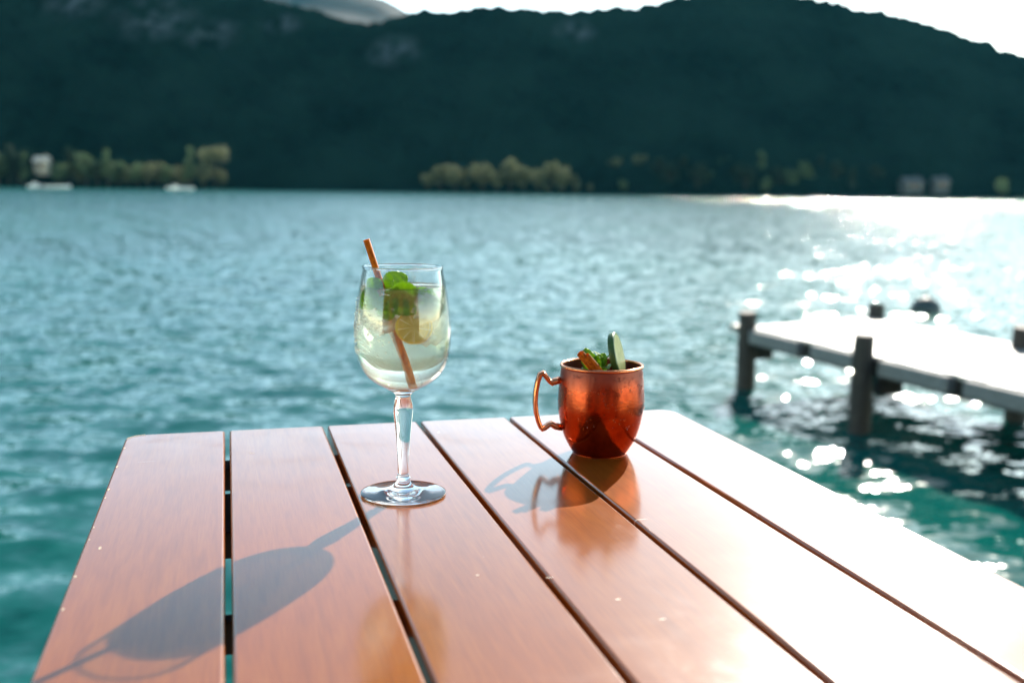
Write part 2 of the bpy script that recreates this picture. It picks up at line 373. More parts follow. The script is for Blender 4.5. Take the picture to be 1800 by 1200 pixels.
# ---------------------------------------------------------------- far houses and boats
wall_cream = simple('render_cream', (.42, .38, .31), .8, scale=1); wall_grey = simple('render_grey', (.05, .06, .065), .8, scale=1)
roof_pale = simple('roof_pale', (.72, .62, .5), .7, scale=2); roof_slate = simple('roof_slate', (.05, .06, .065), .55, scale=2)
pane = simple('window_glass_dark', (.02, .03, .035), .15); shut = simple('door_wood', (.12, .07, .04), .6)
def house(px, Yd, z, w, d, h, wm_, rm_, label):
    o = thing('house', label, 'house', (px2X(px, Yd), Yd, z), .12)
    bm = bmesh.new(); box(bm, -w/2, w/2, -d/2, d/2, -3, h)
    g = bmesh.new()
    for s in (-1, 1):
        x = s*w/2
        vs_ = [g.verts.new((x, -d/2, h)), g.verts.new((x, d/2, h)), g.verts.new((x, 0, h+d*.38))]
        g.faces.new(vs_)
    join(bm, g); obj('wall', bm, wm_, o)
    bm = bmesh.new(); e = .5; t_ = .2
    for s in (-1, 1):
        q = [(-w/2-e, s*(d/2+e), h-e*.76), (w/2+e, s*(d/2+e), h-e*.76), (w/2+e, 0, h+d*.38), (-w/2-e, 0, h+d*.38)]
        lo = [bm.verts.new(Vector(v)+Vector((0, 0, .03))) for v in q]; hi = [bm.verts.new(Vector(v)+Vector((0, 0, .03+t_))) for v in q]
        bm.faces.new(hi); bm.faces.new(lo[::-1])
        for k in range(4): bm.faces.new((lo[k], lo[(k+1) % 4], hi[(k+1) % 4], hi[k]))
    r = obj('roof', bm, rm_, o)
    bm = bmesh.new(); box(bm, w*.2, w*.2+.7, -.2, .5, h+d*.2, h+d*.38+1); obj('chimney', bm, wm_, r)
    for x in (-w*.3, 0, w*.3):
        if x == 0:
            bm = bmesh.new(); box(bm, x-.5, x+.5, -d/2-.05, -d/2+.02, 0, 2.1); obj('door', bm, shut, o)
        else:
            bm = bmesh.new(); box(bm, x-.5, x+.5, -d/2-.05, -d/2+.02, 1.0, 2.2); obj('window', bm, pane, o)
    return o
house(83, 447, 8.0, 5.5, 5, 2.6, wall_cream, roof_pale, 'cream house among the trees above the left far shore')
house(1592, 448, 4.0, 8, 6, 2.4, wall_grey, roof_slate, 'grey slate-roofed house on the right far shore, the left of two')
house(1642, 446, 4.6, 6, 5, 2.4, wall_grey, roof_slate, 'smaller grey house on the right far shore, nearest the lone tree')
o = house(1291, 568, 84, 2.6, 2.6, 2.0, wall_cream, roof_pale, 'tiny pale speck high on the forested hill, built as a hut'); o.location.z = 87.5; o['category'] = 'hut'  # stands for a small pale speck of unknown cause on the slope

hullw = simple('boat_gelcoat', (.82, .82, .80), .3, scale=1, var=.05); hulld = simple('boat_dark', (.03, .035, .04), .5)
def boat_hull(L, B, Hh):
    bm = bmesh.new(); n = 14; rows = []
    for i in range(n+1):
        t_ = i/n; x = (t_-.5)*L; w = B/2*(1-max(0, (t_-.45)/.55)**2.4)*(.85+.15*min(1, t_*4)); sh = Hh*(1+.35*t_**2)
        rows.append([bm.verts.new((x, y, z)) for y, z in ((-w, sh), (-w*.92, sh*.4), (-w*.5, -.15), (0, -.35*(1-t_*.3)), (w*.5, -.15), (w*.92, sh*.4), (w, sh), (w*.82, sh*.93), (0, sh*.8), (-w*.82, sh*.93))])
    for a, b in zip(rows, rows[1:]):
        for k in range(10): bm.faces.new((a[k], b[k], b[(k+1) % 10], a[(k+1) % 10]))
    bm.faces.new(rows[0]); bmesh.ops.remove_doubles(bm, verts=bm.verts, dist=.003)
    return bm
def motor_boat(px, Yd, L, rz, label, cabin=True):
    o = thing('motor_boat', label, 'boat', (px2X(px, Yd), Yd, .02), rz, 'white boats by the left far shore')
    obj('hull', boat_hull(L, L*.32, .8), hullw, o, True)
    if cabin:
        bm = bmesh.new(); box(bm, -L*.12, L*.14, -L*.11, L*.11, .65, 1.75, .12); obj('cabin', bm, hullw, o)
        bm = bmesh.new(); box(bm, -L*.08, L*.1, -L*.113, L*.113, 1.15, 1.5); obj('window', bm, pane, o)
    bm = bmesh.new(); box(bm, L*.15, L*.17, -L*.1, L*.1, .8, 1.25, .01); obj('windshield', bm, pane, o)
    bm = bmesh.new(); box(bm, -L*.56, -L*.5, -.2, .2, .1, 1.05, .05); obj('outboard_motor', bm, hulld, o)
motor_boat(68, 416, 6.5, 1.0, 'bright white cabin boat, leftmost on the far shore')
motor_boat(108, 417, 10, .05, 'long low white boat right beside the leftmost cabin boat', False)
motor_boat(312, 418, 6.5, .1, 'small white motor boat moored below the left far trees')
motor_boat(336, 419, 5, 2.9, 'smallest white open boat, rightmost of the four', False)
o = thing('rowing_boat', 'dark little rowing boat in the glare at the right far shore', 'boat', (px2X(1430, 412), 412, .02), .1)
obj('hull', boat_hull(5.2, 1.5, .5), hulld, o, True)
for x in (-1.2, .4):
    bm = bmesh.new(); box(bm, x, x+.25, -.6, .6, .35, .42, .01); obj('seat', bm, hulld, o)

# ---------------------------------------------------------------- pier
def wood_mat(name, a, b, rough, scl, bmp=.3):
    m, nt, p = mat(name); n = noise_n(nt, 9, 5, .6, scl=scl); n.inputs['Distortion'].default_value = .4
    r = ramp(nt, n.outputs[0], [(.3, a), (.7, b)]); nt.links.new(r.outputs[0], p.inputs['Base Color'])
    p.inputs['Roughness'].default_value = rough; bump(nt, p, n.outputs[0], bmp, .004); return m
w_deck = wood_mat('sunbleached_boards', (.30, .28, .25), (.50, .47, .42), .4, (1, 6, 1))
w_post = wood_mat('wet_piles', (.012, .011, .010), (.04, .034, .028), .7, (4, 4, .6))
w_beam = wood_mat('grey_beam', (.12, .13, .13), (.20, .21, .21), .7, (1, 5, 5))
w_dark = wood_mat('dark_beam', (.02, .02, .02), (.05, .045, .04), .8, (1, 4, 4))
pd = Vector((.345, -.94, 0)).normalized()          # along the pier, towards the right foreground
ang = math.atan2(pd.y, pd.x)
pier = thing('pier', 'weathered wooden pier on dark piles reaching in from the right', 'pier', (2.40, 10.72, 0), ang)
# local: +x along the pier, +y = towards the far side (left-hand of +x)
DZ = .64; PW = 1.78
bm = bmesh.new(); x = -.06; k = 0
while x < 10.5:
    wd = .135+.01*random.random(); dz = random.uniform(-.004, .004)
    box(bm, x, x+wd, .0+random.uniform(-.02, .02), PW+random.uniform(-.02, .02), DZ-.035+dz, DZ+dz, .004, None, 1); x += wd+.008
for v_ in bm.verts: v_.co.x -= v_.co.y*.17
obj('deck', bm, w_deck, pier)
bm = bmesh.new(); box(bm, -.05, 10.5, .04, .14, DZ-.19, DZ-.04, .01); obj('beam', bm, w_dark, pier)
bm = bmesh.new(); box(bm, -.05, 10.5, PW-.14, PW-.04, DZ-.19, DZ-.04, .01); obj('beam', bm, w_dark, pier)
for x0, x1 in ((.1, .92), (1.12, 1.86), (2.05, 2.86), (3.02, 3.8), (4.0, 4.85), (5.0, 5.8)):
    bm = bmesh.new(); box(bm, x0, x1, -.07, .035, DZ-.15, DZ-.015, .02); obj('fender_board', bm, w_beam, pier)
for x_, y_, top in ((0, -.02, .80), (1.95, -.12, .83), (4.0, -.12, .86), (6., -.12, .86), (-.36, PW+.08, .80), (1.95, PW-.2, .84), (4.1, PW-.1, .86), (6.3, PW-.1, .86)):
    bm = bmesh.new()
    pts = [(x_+.01*random.uniform(-1, 1), y_+.01*random.uniform(-1, 1), z) for z in (-1.5, -.3, .1, .45, .7, top)]
    tube(bm, pts, [.1, .1, .095, .095, .09, .086], 14); obj('pile', bm, w_post, pier)
    bm = bmesh.new(); box(bm, x_-.045, x_+.045, min(max(y_, .15), PW-.15)-.12, min(max(y_, .15), PW-.15)+.12, DZ-.33, DZ-.2, .01); obj('bracket', bm, w_dark, pier)
bm = bmesh.new(); box(bm, -.2, -.07, -.12, .12, DZ-.06, DZ+.015, .02); obj('end_board', bm, w_deck, pier)
# mooring buoy
buoy = thing('mooring_buoy', 'dark round mooring buoy floating beyond the pier', 'buoy', (7.05, 18.1, 0))
bm = bmesh.new(); lathe(bm, spline([(0, -.17), (.15, -.13), (.25, 0), (.245, .09), (.18, .2), (.06, .26), (0, .265)], 5), 32); obj('float_ball', bm, simple('buoy_rubber', (.03, .05, .055), .5), buoy, True)
bm = bmesh.new(); tube(bm, [(.05*math.cos(a), 0, .285+.05*math.sin(a)) for a in np.linspace(-.6, 3.74, 14)], .011, 8); obj('ring', bm, w_dark, buoy)

# ---------------------------------------------------------------- terrace that carries the table
w_terr = wood_mat('terrace_boards', (.16, .11, .07), (.27, .20, .14), .6, (6, 1, 1))
bm = bmesh.new(); x = -6.
while x < 6:
    box(bm, x, x+.14, -5.5, 1.45, .96, 1.0, .004, None, 1); x += .147
terr = struct(obj('terrace_deck', bm, w_terr))
bm = bmesh.new()
for x in (-5.8, -2.9, 0, 2.9, 5.8):
    for y in (-5.2, -2., 1.2): tube(bm, [(x, y, -1.5), (x, y, .955)], .09, 12)
tag(obj('support', bm, w_post, terr), None, None)

# ---------------------------------------------------------------- building added behind the viewer, unseen, to redden the mug's reflection
backdrop = thing('added_backdrop', 'unseen terracotta building with glazed doors, added behind the terrace for the mug reflection', 'added_backdrop', (0, -6.2, .96))
terra = simple('terracotta_render', (.20, .06, .025), .8, scale=1.5)
bm = bmesh.new(); box(bm, -7, 7, -4, 0, -2.5, 3.4); obj('wall', bm, terra, backdrop)
bm = bmesh.new(); box(bm, -7.5, 7.5, -4.5, .9, 3.41, 3.6, .02); obj('roof', bm, w_dark, backdrop)
for x in (-5, -1.7, 1.7, 5):
    bm = bmesh.new(); box(bm, x-.95, x+.95, .003, .05, .02, 2.4, .01); f = obj('door', bm, w_dark, backdrop)
    bm = bmesh.new(); box(bm, x-.8, x+.8, .053, .06, .2, 2.25); obj('pane', bm, pane, f)
# ---------------------------------------------------------------- table
TZ = 1.75; TA = rad(15.0)
ex = Vector((math.cos(TA), math.sin(TA), 0)); ey = Vector((-math.sin(TA), math.cos(TA), 0))
TO = Vector((-.386, 1.046, 0))                        # far left corner
table = thing('table', 'varnished orange-brown slatted wooden table in the foreground, six planks', 'table', (TO.x, TO.y, 0), TA)
TL, PWD, GAP, TH = 1.15, .0956, .0042, .026
def varnish(seed):
    m, nt, p = mat('varnished_wood')
    tc = nd(nt, 'ShaderNodeTexCoord'); mp = nd(nt, 'ShaderNodeMapping'); mp.inputs['Location'].default_value = (seed*1.7, seed*.9, seed)
    nt.links.new(tc.outputs['Object'], mp.inputs[0]); v = mp.outputs[0]
    g1 = noise_n(nt, 22, 5, .6, vec=v, scl=(9, .55, 3)); g1.inputs['Distortion'].default_value = .3
    g2 = noise_n(nt, 3.5, 3, .5, vec=v, scl=(2, .7, 1))
    fine = noise_n(nt, 260, 2, .5, vec=v, scl=(4, .12, 1))
    c1 = ramp(nt, g1.outputs[0], [(.25, (.22, .056, .003)), (.5, (.29, .080, .005)), (.8, (.34, .108, .009))])
    c2 = mixc(nt, ramp(nt, g2.outputs[0], [(.35, 0.), (.7, .45)]).outputs[0], c1.outputs[0], (.35, .088, .020))
    c3 = mixc(nt, ramp(nt, fine.outputs[0], [(.45, 0.), (.62, .28)]).outputs[0], c2, (.18, .036, .006))
    # worn pale flecks and short scratches
    wv = noise_n(nt, 48, 4, .6, vec=v, scl=(1.2, .6, 1)); wr = ramp(nt, wv.outputs[0], [(.725, 0.), (.75, .8)])
    sv = noise_n(nt, 16, 2, .5, vec=v, scl=(.5, 7, 1)); sr = ramp(nt, sv.outputs[0], [(.755, 0.), (.775, .8)])
    mxw = nd(nt, 'ShaderNodeMath', operation='MAXIMUM'); nt.links.new(wr.outputs[0], mxw.inputs[0]); nt.links.new(sr.outputs[0], mxw.inputs[1])
    c4 = mixc(nt, mxw.outputs[0], c3, (.72, .56, .40))
    nt.links.new(c4, p.inputs['Base Color'])
    rr = noise_n(nt, 14, 6, .68, vec=v, scl=(1, 1.2, 1)); rr.inputs['Distortion'].default_value = .5; r2 = ramp(nt, rr.outputs[0], [(.3, .09), (.52, .13), (.7, .20)])
    nt.links.new(r2.outputs[0], p.inputs['Coat Roughness']); p.inputs['Coat Weight'].default_value = 1.0; p.inputs['Coat IOR'].default_value = 1.62
    p.inputs['IOR'].default_value = 1.5; p.inputs['Specular IOR Level'].default_value = .03; p.inputs['Roughness'].default_value = .34
    h1 = noise_n(nt, 14, 2, .5, vec=v, scl=(1, .5, 1))
    b = bump(nt, p, h1.outputs[0], .35, .0006); bump(nt, p, fine.outputs[0], .25, .00006, b)
    return m
vm = [varnish(i) for i in range(6)]
worn = simple('worn_edge', (.62, .48, .33), .5, scale=300)
for i in range(6):
    x0 = i*(PWD+GAP); x1 = x0+PWD
    bm = bmesh.new()
    # outline with rounded ends, then extruded and bevelled
    def arc(cx_, cy_, r_, a0, a1, n=7): return [(cx_+r_*math.cos(a0+(a1-a0)*k/n), cy_+r_*math.sin(a0+(a1-a0)*k/n)) for k in range(n+1)]
    rl = .020 if i == 0 else .0045; rr_ = .020 if i == 5 else .0045
    out = arc(x0+rl, -rl, rl, math.pi, math.pi/2) + arc(x1-rr_, -rr_, rr_, math.pi/2, 0) + arc(x1-rr_, -TL+rr_, rr_, 0, -math.pi/2) + arc(x0+rl, -TL+rl, rl, -math.pi/2, -math.pi)
    out = [(x, y+(.0207*x if y > -.1 else 0)) for x, y in out]   # the far ends are not sawn quite square
    dz = random.uniform(-.0004, .0004)
    lo = [bm.verts.new((x, y, TZ-TH+dz)) for x, y in out]; hi = [bm.verts.new((x, y, TZ)) for x, y in out]
    top = bm.faces.new(hi[::-1]); bot = bm.faces.new(lo); n = len(out)
    for k in range(n): bm.faces.new((lo[k], hi[k], hi[(k+1) % n], lo[(k+1) % n]))
    bmesh.ops.recalc_face_normals(bm, faces=bm.faces)
    ed = [e for e in bm.edges if len({round(v.co.z, 4) for v in e.verts}) == 1]
    bmesh.ops.bevel(bm, geom=ed, offset=.0022, segments=3, affect='EDGES', profile=.5)
    o = obj('plank', bm, vm[i], table)
    for pl in o.data.polygons: pl.use_smooth = abs(pl.normal.z) < .98 and abs(pl.normal.z) > .02
# chips where the varnish has gone from the far left corner and the left edge
r = random.Random(5)
bm = bmesh.new()
def chip(u, v, z, su, sv, seed):
    rr2 = random.Random(seed); vs_ = []
    for k in range(9):
        a = k/9*6.283; q = .7+.5*rr2.random(); vs_.append(bm.verts.new((u+su*q*math.cos(a), v+sv*q*math.sin(a), z)))
    bm.faces.new(vs_)
for k, (u, v) in enumerate([(.0028, -.055), (.0026, -.126), (.0028, -.20), (.0026, -.302), (.012, -.35), (.0028, -.405), (.0030, -.46), (.0027, -.225), (.0027, -.33)]):
    chip(u, v, TZ+.00012, .0005+.0005*r.random(), .0015+.003*r.random(), k)
for k in range(12):
    a = math.pi - (.25+k*.105)
    chip(.020+.0178*math.cos(a), -.020+.0178*math.sin(a), TZ+.00014, .0014, .0016, 40+k)
for k, (u, v) in enumerate([(.33, -.52), (.30, -.475), (.345, -.555), (.12, -.10), (.255, -.46)]):
    chip(u, v, TZ+.00012, .0012+.002*r.random(), .0005+.0006*r.random(), 70+k)
o = obj('worn_chip', bm, worn, table); o['kind'] = 'stuff'
dark_metal = simple('dark_metal', (.012, .012, .012), .85, 0., scale=60)
for v0, v1 in ((-.012, -.05), (-.135, -.25), (-.42, -.435), (-.85, -.89)):
    bm = bmesh.new(); box(bm, .015, .5825, v1, v0, TZ-TH-.024, TZ-TH-.0015, .002); obj('crossbar', bm, dark_metal, table)
for u in (.06, .54):
    bm = bmesh.new(); box(bm, u-.012, u+.012, -TL+.1, -.06, TZ-TH-.052, TZ-TH-.0255, .002); obj('rail', bm, dark_metal, table)
for u in (.06, .54):
    for v in (-.12, -TL+.14):
        bm = bmesh.new(); tube(bm, [(u, v, 1.001), (u, v+(.0), 1.35), (u, v, TZ-TH-.053)], .014, 12); lg = obj('leg', bm, dark_metal, table)
        bm = bmesh.new(); lathe(bm, [(0, 1.0005), (.018, 1.0005), (.019, 1.006), (.0145, 1.02)], 20); f = obj('foot_cap', bm, hulld, lg); f.location = (u, v, 0)

# ---------------------------------------------------------------- wine glass
GB = Vector((-.0879, .8512, TZ))
def glass_solid():
    m, nt, p = mat('solid_glass'); p.inputs['Transmission Weight'].default_value = 1; p.inputs['Roughness'].default_value = 0.0; p.inputs['IOR'].default_value = 1.5
    p.inputs['Base Color'].default_value = (.985, 1, .995, 1)
    n = noise_n(nt, 60, 2, .5); bump(nt, p, n.outputs[0], .05, .0005); return m
def glass_thin():
    m, nt, p = mat('thin_blown_glass')
    for n in list(nt.nodes):
        if n.type == 'BSDF_PRINCIPLED': nt.nodes.remove(n)
    lw = nd(nt, 'ShaderNodeLayerWeight'); lw.inputs[0].default_value = .5
    pw = nd(nt, 'ShaderNodeMath', operation='POWER'); nt.links.new(lw.outputs['Facing'], pw.inputs[0]); pw.inputs[1].default_value = 4
    fr = nd(nt, 'ShaderNodeMath', operation='MULTIPLY_ADD'); nt.links.new(pw.outputs[0], fr.inputs[0]); fr.inputs[1].default_value = .9; fr.inputs[2].default_value = .05
    g = nd(nt, 'ShaderNodeBsdfGlossy'); g.inputs['Roughness'].default_value = .02
    tr = nd(nt, 'ShaderNodeBsdfTransparent'); tr.inputs[0].default_value = (.975, .985, .98, 1)
    mx = nd(nt, 'ShaderNodeMixShader'); nt.links.new(fr.outputs[0], mx.inputs[0]); nt.links.new(tr.outputs[0], mx.inputs[1]); nt.links.new(g.outputs[0], mx.inputs[2])
    nt.links.new(mx.outputs[0], nt.nodes['Material Output'].inputs[0]); return m
gs, gt = glass_solid(), glass_thin()
wg = thing('wine_glass', 'stemmed wine glass with a clear minty drink, left of the copper mug', 'wine glass', GB)
mmp = lambda L: [(a/1000, b/1000) for a, b in L]
foot = spline(mmp([(31, 0.2), (34.2, .7), (34.8, 1.6), (34.2, 2.5), (29, 3.1), (20, 4.2), (11, 6.4), (6.6, 10), (5.1, 12.6)]), 5)
bm = bmesh.new(); lathe(bm, [(0, .0012), (.02, .0006)] + foot + [(0, .0126)], 96); obj('foot', bm, gs, wg, True)
stem = spline(mmp([(5.1, 12.8), (5.9, 14.3), (4.9, 16), (4.6, 20), (4.9, 32), (5.9, 48), (7.0, 60), (7.8, 68), (8.0, 72), (7.3, 77), (6.3, 80.5), (6.3, 83), (8.0, 85.3), (10.5, 87.2)]), 5)
bm = bmesh.new(); lathe(bm, [(0, .0128)] + stem + [(0, .0872)], 64); obj('stem', bm, gs, wg, True)
BOWL = [(0, 87.4), (10.5, 87.4), (15, 89.6), (22, 93.4), (29, 99), (34, 106), (37.2, 115), (38.5, 127), (38.5, 140), (37.6, 152), (36, 164), (34.3, 174), (31.7, 186.5)]
outer = spline(mmp(BOWL), 6)
def offset(pr, d, bottom):
    o_ = []
    for i, (r_, z_) in enumerate(pr):
        a = np.array(pr[min(i+1, len(pr)-1)])-np.array(pr[max(i-1, 0)]); a /= np.linalg.norm(a)+1e-9
        nx_, nz_ = -a[1], a[0]; o_.append((max(0, r_+nx_*d), z_+nz_*d))
    return [(0, bottom)] + [q for q in o_ if q[1] > bottom+.0002 and q[0] > .002]
inner = offset(outer, .0011, .0893)
bm = bmesh.new(); lathe(bm, outer + [(.0312, .18705)] + inner[::-1], 128); obj('bowl', bm, gt, wg, True)
bm = bmesh.new(); lathe(bm, [(.03145+.00085*math.cos(a), .1869+.0008*math.sin(a)) for a in np.linspace(0, 2*math.pi, 13)[:-1]], 128, close=True); obj('rim', bm, gs, wg, True)
# condensation beads on the left and lower front of the bowl
bm = bmesh.new(); r = random.Random(3)
for k in range(420):
    a = rad(r.choice([r.uniform(150, 268), r.uniform(150, 225)])); z = r.uniform(.118, .163)
    if z > .15 and r.random() < .5: continue
    R_ = float(np.interp(z, [q[1] for q in outer], [q[0] for q in outer])); s = r.uniform(.0003, .0009)*(1.5 if r.random() < .12 else 1)
    b = bmesh.new(); bmesh.ops.create_icosphere(b, subdivisions=1, radius=s)
    for f in b.faces: f.smooth = True
    b.transform(Matrix.Translation((R_*math.cos(a), R_*math.sin(a), z)) @ Matrix.Diagonal((1, 1, r.uniform(1, 1.5), 1))); join(bm, b)
wd_, nt, p = mat('water_bead'); p.inputs['Transmission Weight'].default_value = 1; p.inputs['IOR'].default_value = 1.33; p.inputs['Roughness'].default_value = .05; p.inputs['Base Color'].default_value = (1, .98, .95, 1)
nn = noise_n(nt, 900, 1, .5); bump(nt, p, nn.outputs[0], .1, .0001)
o = obj('condensation_beads', bm, wd_, wg); o['kind'] = 'stuff'

# liquid
LZ = .1715
liq = [q for q in offset(outer, .00135, .0898) if q[1] < LZ-.0006]
Rl = float(np.interp(LZ, [q[1] for q in outer], [q[0] for q in outer]))-.00135
bm = bmesh.new(); lathe(bm, liq + [(Rl, LZ+.0006), (Rl-.0006, LZ+.0001), (Rl-.003, LZ-.0003), (0, LZ-.0003)], 128)
lm, nt, p = mat('sparkling_drink'); p.inputs['Transmission Weight'].default_value = 1; p.inputs['IOR'].default_value = 1.335; p.inputs['Roughness'].default_value = .0
p.inputs['Base Color'].default_value = (.99, 1, .93, 1)
ab = nd(nt, 'ShaderNodeVolumePrincipled'); ab.inputs['Color'].default_value = (1, 1, .84, 1); ab.inputs['Density'].default_value = 3.5; ab.inputs['Anisotropy'].default_value = .5
ab.inputs['Absorption Color'].default_value = (.9, .95, .6, 1)
nt.links.new(ab.outputs[0], nt.nodes['Material Output'].inputs['Volume'])
tp = nd(nt, 'ShaderNodeBsdfTransparent'); tp.inputs[0].default_value = (.97, 1, .84, 1)
mx = nd(nt, 'ShaderNodeMixShader'); mx.inputs[0].default_value = .38; nt.links.new(p.outputs[0], mx.inputs[1]); nt.links.new(tp.outputs[0], mx.inputs[2]); nt.links.new(mx.outputs[0], nt.nodes['Material Output'].inputs[0])
o = obj('drink', bm, lm, None, True); o.location = GB; tag(o, 'clear pale drink filling the stemmed wine glass', 'drink')

# straws
m_straw, nt, p = mat('orange_straw')
nz = noise_n(nt, 350, 3, .6, scl=(1, 1, .5)); rr2 = ramp(nt, nz.outputs[0], [(.35, (.50, .10, .001)), (.6, (.88, .27, .006))])
nt.links.new(rr2.outputs[0], p.inputs['Base Color']); tr = nd(nt, 'ShaderNodeBsdfTranslucent'); nt.links.new(rr2.outputs[0], tr.inputs[0])
mx = nd(nt, 'ShaderNodeMixShader'); mx.inputs[0].default_value = .4; nt.links.new(p.outputs[0], mx.inputs[1]); nt.links.new(tr.outputs[0], mx.inputs[2]); nt.links.new(mx.outputs[0], nt.nodes['Material Output'].inputs[0])
p.inputs['Roughness'].default_value = .6; p.inputs['Specular IOR Level'].default_value = .25
def straw(name, a, b, r_, label):
    bm = bmesh.new(); a = Vector(a); b = Vector(b); ax = (b-a); L = ax.length
    lathe(bm, [(r_*.78, 0), (r_, 0), (r_, L*.5), (r_, L), (r_*.78, L), (r_*.78, L*.5)], 24, close=True)
    o = obj(name, bm, m_straw, None, True); o.location = a; o.rotation_euler = ax.to_track_quat('Z', 'Y').to_euler()
    for pl in o.data.polygons: pl.use_smooth = abs(pl.normal.z) < .9
    return tag(o, label, 'straw', 'orange straws')
straw('straw', GB+Vector((.0078, .002, .0925)), GB+Vector((-.0285, -.004, .2085)), .0026, 'orange straw leaning in the stemmed wine glass')

# ice and lemon in the glass
ice, nt, p = mat('ice'); p.inputs['Transmission Weight'].default_value = .5; p.inputs['IOR'].default_value = 1.2; p.inputs['Roughness'].default_value = .25; p.inputs['Base Color'].default_value = (.95, .97, .93, 1)
ni = noise_n(nt, 120, 4, .6); bump(nt, p, ni.outputs[0], .5, .002)
def ice_cube(loc, rot, s, label):
    b = bmesh.new(); bmesh.ops.create_cube(b, size=s); bmesh.ops.bevel(b, geom=list(b.edges), offset=s*.17, segments=4, affect='EDGES')
    for v in b.verts: v.co *= 1+.04*noise.noise(v.co*180)
    o = obj('ice_cube', b, ice, None, True); o.location = GB+Vector(loc); o.rotation_euler = rot; tag(o, label, 'ice cube', 'ice cubes in the wine glass')
ice_cube((.017, -.006, .1565), (.3, .4, .5), .0225, 'cloudy ice cube at the right side of the wine glass')
ice_cube((-.014, -.004, .1460), (.5, .2, 1.1), .0205, 'ice cube at the left of the straw in the wine glass')
ice_cube((.013, .013, .137), (.9, .6, .2), .0215, 'lowest ice cube deep behind the lemon slice')
def slice_(name, R_, t_, cols, loc, rot, label, cat, half=False):
    m, nt, p = mat(cat.replace(' ', '_')+'_flesh')
    n = noise_n(nt, 160, 3, .6); r_ = ramp(nt, n.outputs[0], [(.3, cols[0]), (.7, cols[1])]); nt.links.new(r_.outputs[0], p.inputs['Base Color']); p.inputs['Roughness'].default_value = .3
    p.inputs['Subsurface Weight'].default_value = .6; p.inputs['Subsurface Radius'].default_value = (.004, .004, .001); p.inputs['Subsurface Scale'].default_value = 1.0
    if cat == 'lemon slice':
        tc = nd(nt, 'ShaderNodeTexCoord'); sx_ = nd(nt, 'ShaderNodeSeparateXYZ'); nt.links.new(tc.outputs['Object'], sx_.inputs[0])
        at_ = nd(nt, 'ShaderNodeMath', operation='ARCTAN2'); nt.links.new(sx_.outputs[1], at_.inputs[0]); nt.links.new(sx_.outputs[0], at_.inputs[1])
        ml = nd(nt, 'ShaderNodeMath', operation='MULTIPLY'); nt.links.new(at_.outputs[0], ml.inputs[0]); ml.inputs[1].default_value = 4.5
        sn = nd(nt, 'ShaderNodeMath', operation='SINE'); nt.links.new(ml.outputs[0], sn.inputs[0])
        ab_ = nd(nt, 'ShaderNodeMath', operation='ABSOLUTE'); nt.links.new(sn.outputs[0], ab_.inputs[0])
        nt.links.new(mixc(nt, ramp(nt, ab_.outputs[0], [(.08, 1.), (.25, 0.)]).outputs[0], r_.outputs[0], (.93, .9, .7)), p.inputs['Base Color'])
    tr = nd(nt, 'ShaderNodeBsdfTranslucent'); nt.links.new(p.inputs['Base Color'].links[0].from_socket, tr.inputs[0]); p.inputs['Subsurface Weight'].default_value = 0
    mx = nd(nt, 'ShaderNodeMixShader'); mx.inputs[0].default_value = .5; nt.links.new(p.outputs[0], mx.inputs[1]); nt.links.new(tr.outputs[0], mx.inputs[2]); nt.links.new(mx.outputs[0], nt.nodes['Material Output'].inputs[0])
    o = thing(name, label, cat, loc); o.rotation_euler = rot
    bm = bmesh.new(); lathe(bm, [(0, -t_/2), (R_*.90, -t_/2), (R_*.90, t_/2), (0, t_/2)], 48); obj('flesh', bm, m, o)
    rind = simple(cat.replace(' ', '_')+'_rind', cols[2], .35, scale=200)
    bm = bmesh.new(); lathe(bm, [(R_*.90, -t_/2), (R_*.97, -t_/2), (R_, -t_*.35), (R_, t_*.35), (R_*.97, t_/2), (R_*.90, t_/2)], 48); obj('rind', bm, rind, o, True)
    return o
slice_('lemon_slice', .0130, .0035, [(.62, .50, .12), (.80, .72, .30), (.75, .55, .06)], GB+Vector((.009, -.014, .1405)), (rad(78), rad(12), rad(10)), 'pale yellow lemon slice inside the wine glass', 'lemon slice')

# mint
mint, nt, p = mat('mint_leaf')
n = noise_n(nt, 90, 4, .6); rp = ramp(nt, n.outputs[0], [(.3, (.07, .20, .012)), (.7, (.22, .42, .03))]); nt.links.new(rp.outputs[0], p.inputs['Base Color']); p.inputs['Roughness'].default_value = .38
tr = nd(nt, 'ShaderNodeBsdfTranslucent'); tc_ = mixc(nt, .6, rp.outputs[0], (.62, .85, .06)); nt.links.new(tc_, tr.inputs[0])
mx = nd(nt, 'ShaderNodeMixShader'); mx.inputs[0].default_value = .5; nt.links.new(p.outputs[0], mx.inputs[1]); nt.links.new(tr.outputs[0], mx.inputs[2]); nt.links.new(mx.outputs[0], nt.nodes['Material Output'].inputs[0])
nb = noise_n(nt, 320, 3, .5); bb = bump(nt, p, nb.outputs[0], .35, .0005); nt.links.new(bb.outputs[0], tr.inputs['Normal'])
def leaf(parent, L, W, loc, rot, curl=.3, fold=.35):
    nx, ny = 9, 21; bm = bmesh.new(); rows = []
    for j in range(ny):
        t_ = j/(ny-1); w = W/2*(math.sin(math.pi*min(1, t_**.8))**.75)*(1+.10*(j % 2)) + .0002
        row = []
        for i in range(nx):
            u = (i/(nx-1)-.5)*2
            z = abs(u)*w*fold - curl*L*(t_-.3)**2 + .00035*math.sin(t_*26+abs(u)*3)*(1-abs(u)*.3)*(L/.02)
            row.append(bm.verts.new((u*w, t_*L, z)))
        rows.append(row)
    for a, b in zip(rows, rows[1:]):
        for i in range(nx-1): bm.faces.new((a[i], a[i+1], b[i+1], b[i]))
    o = obj('leaf', bm, mint, parent, True); o.location = loc; o.rotation_euler = rot
    md = o.modifiers.new('t', 'SOLIDIFY'); md.thickness = .00025
    return o
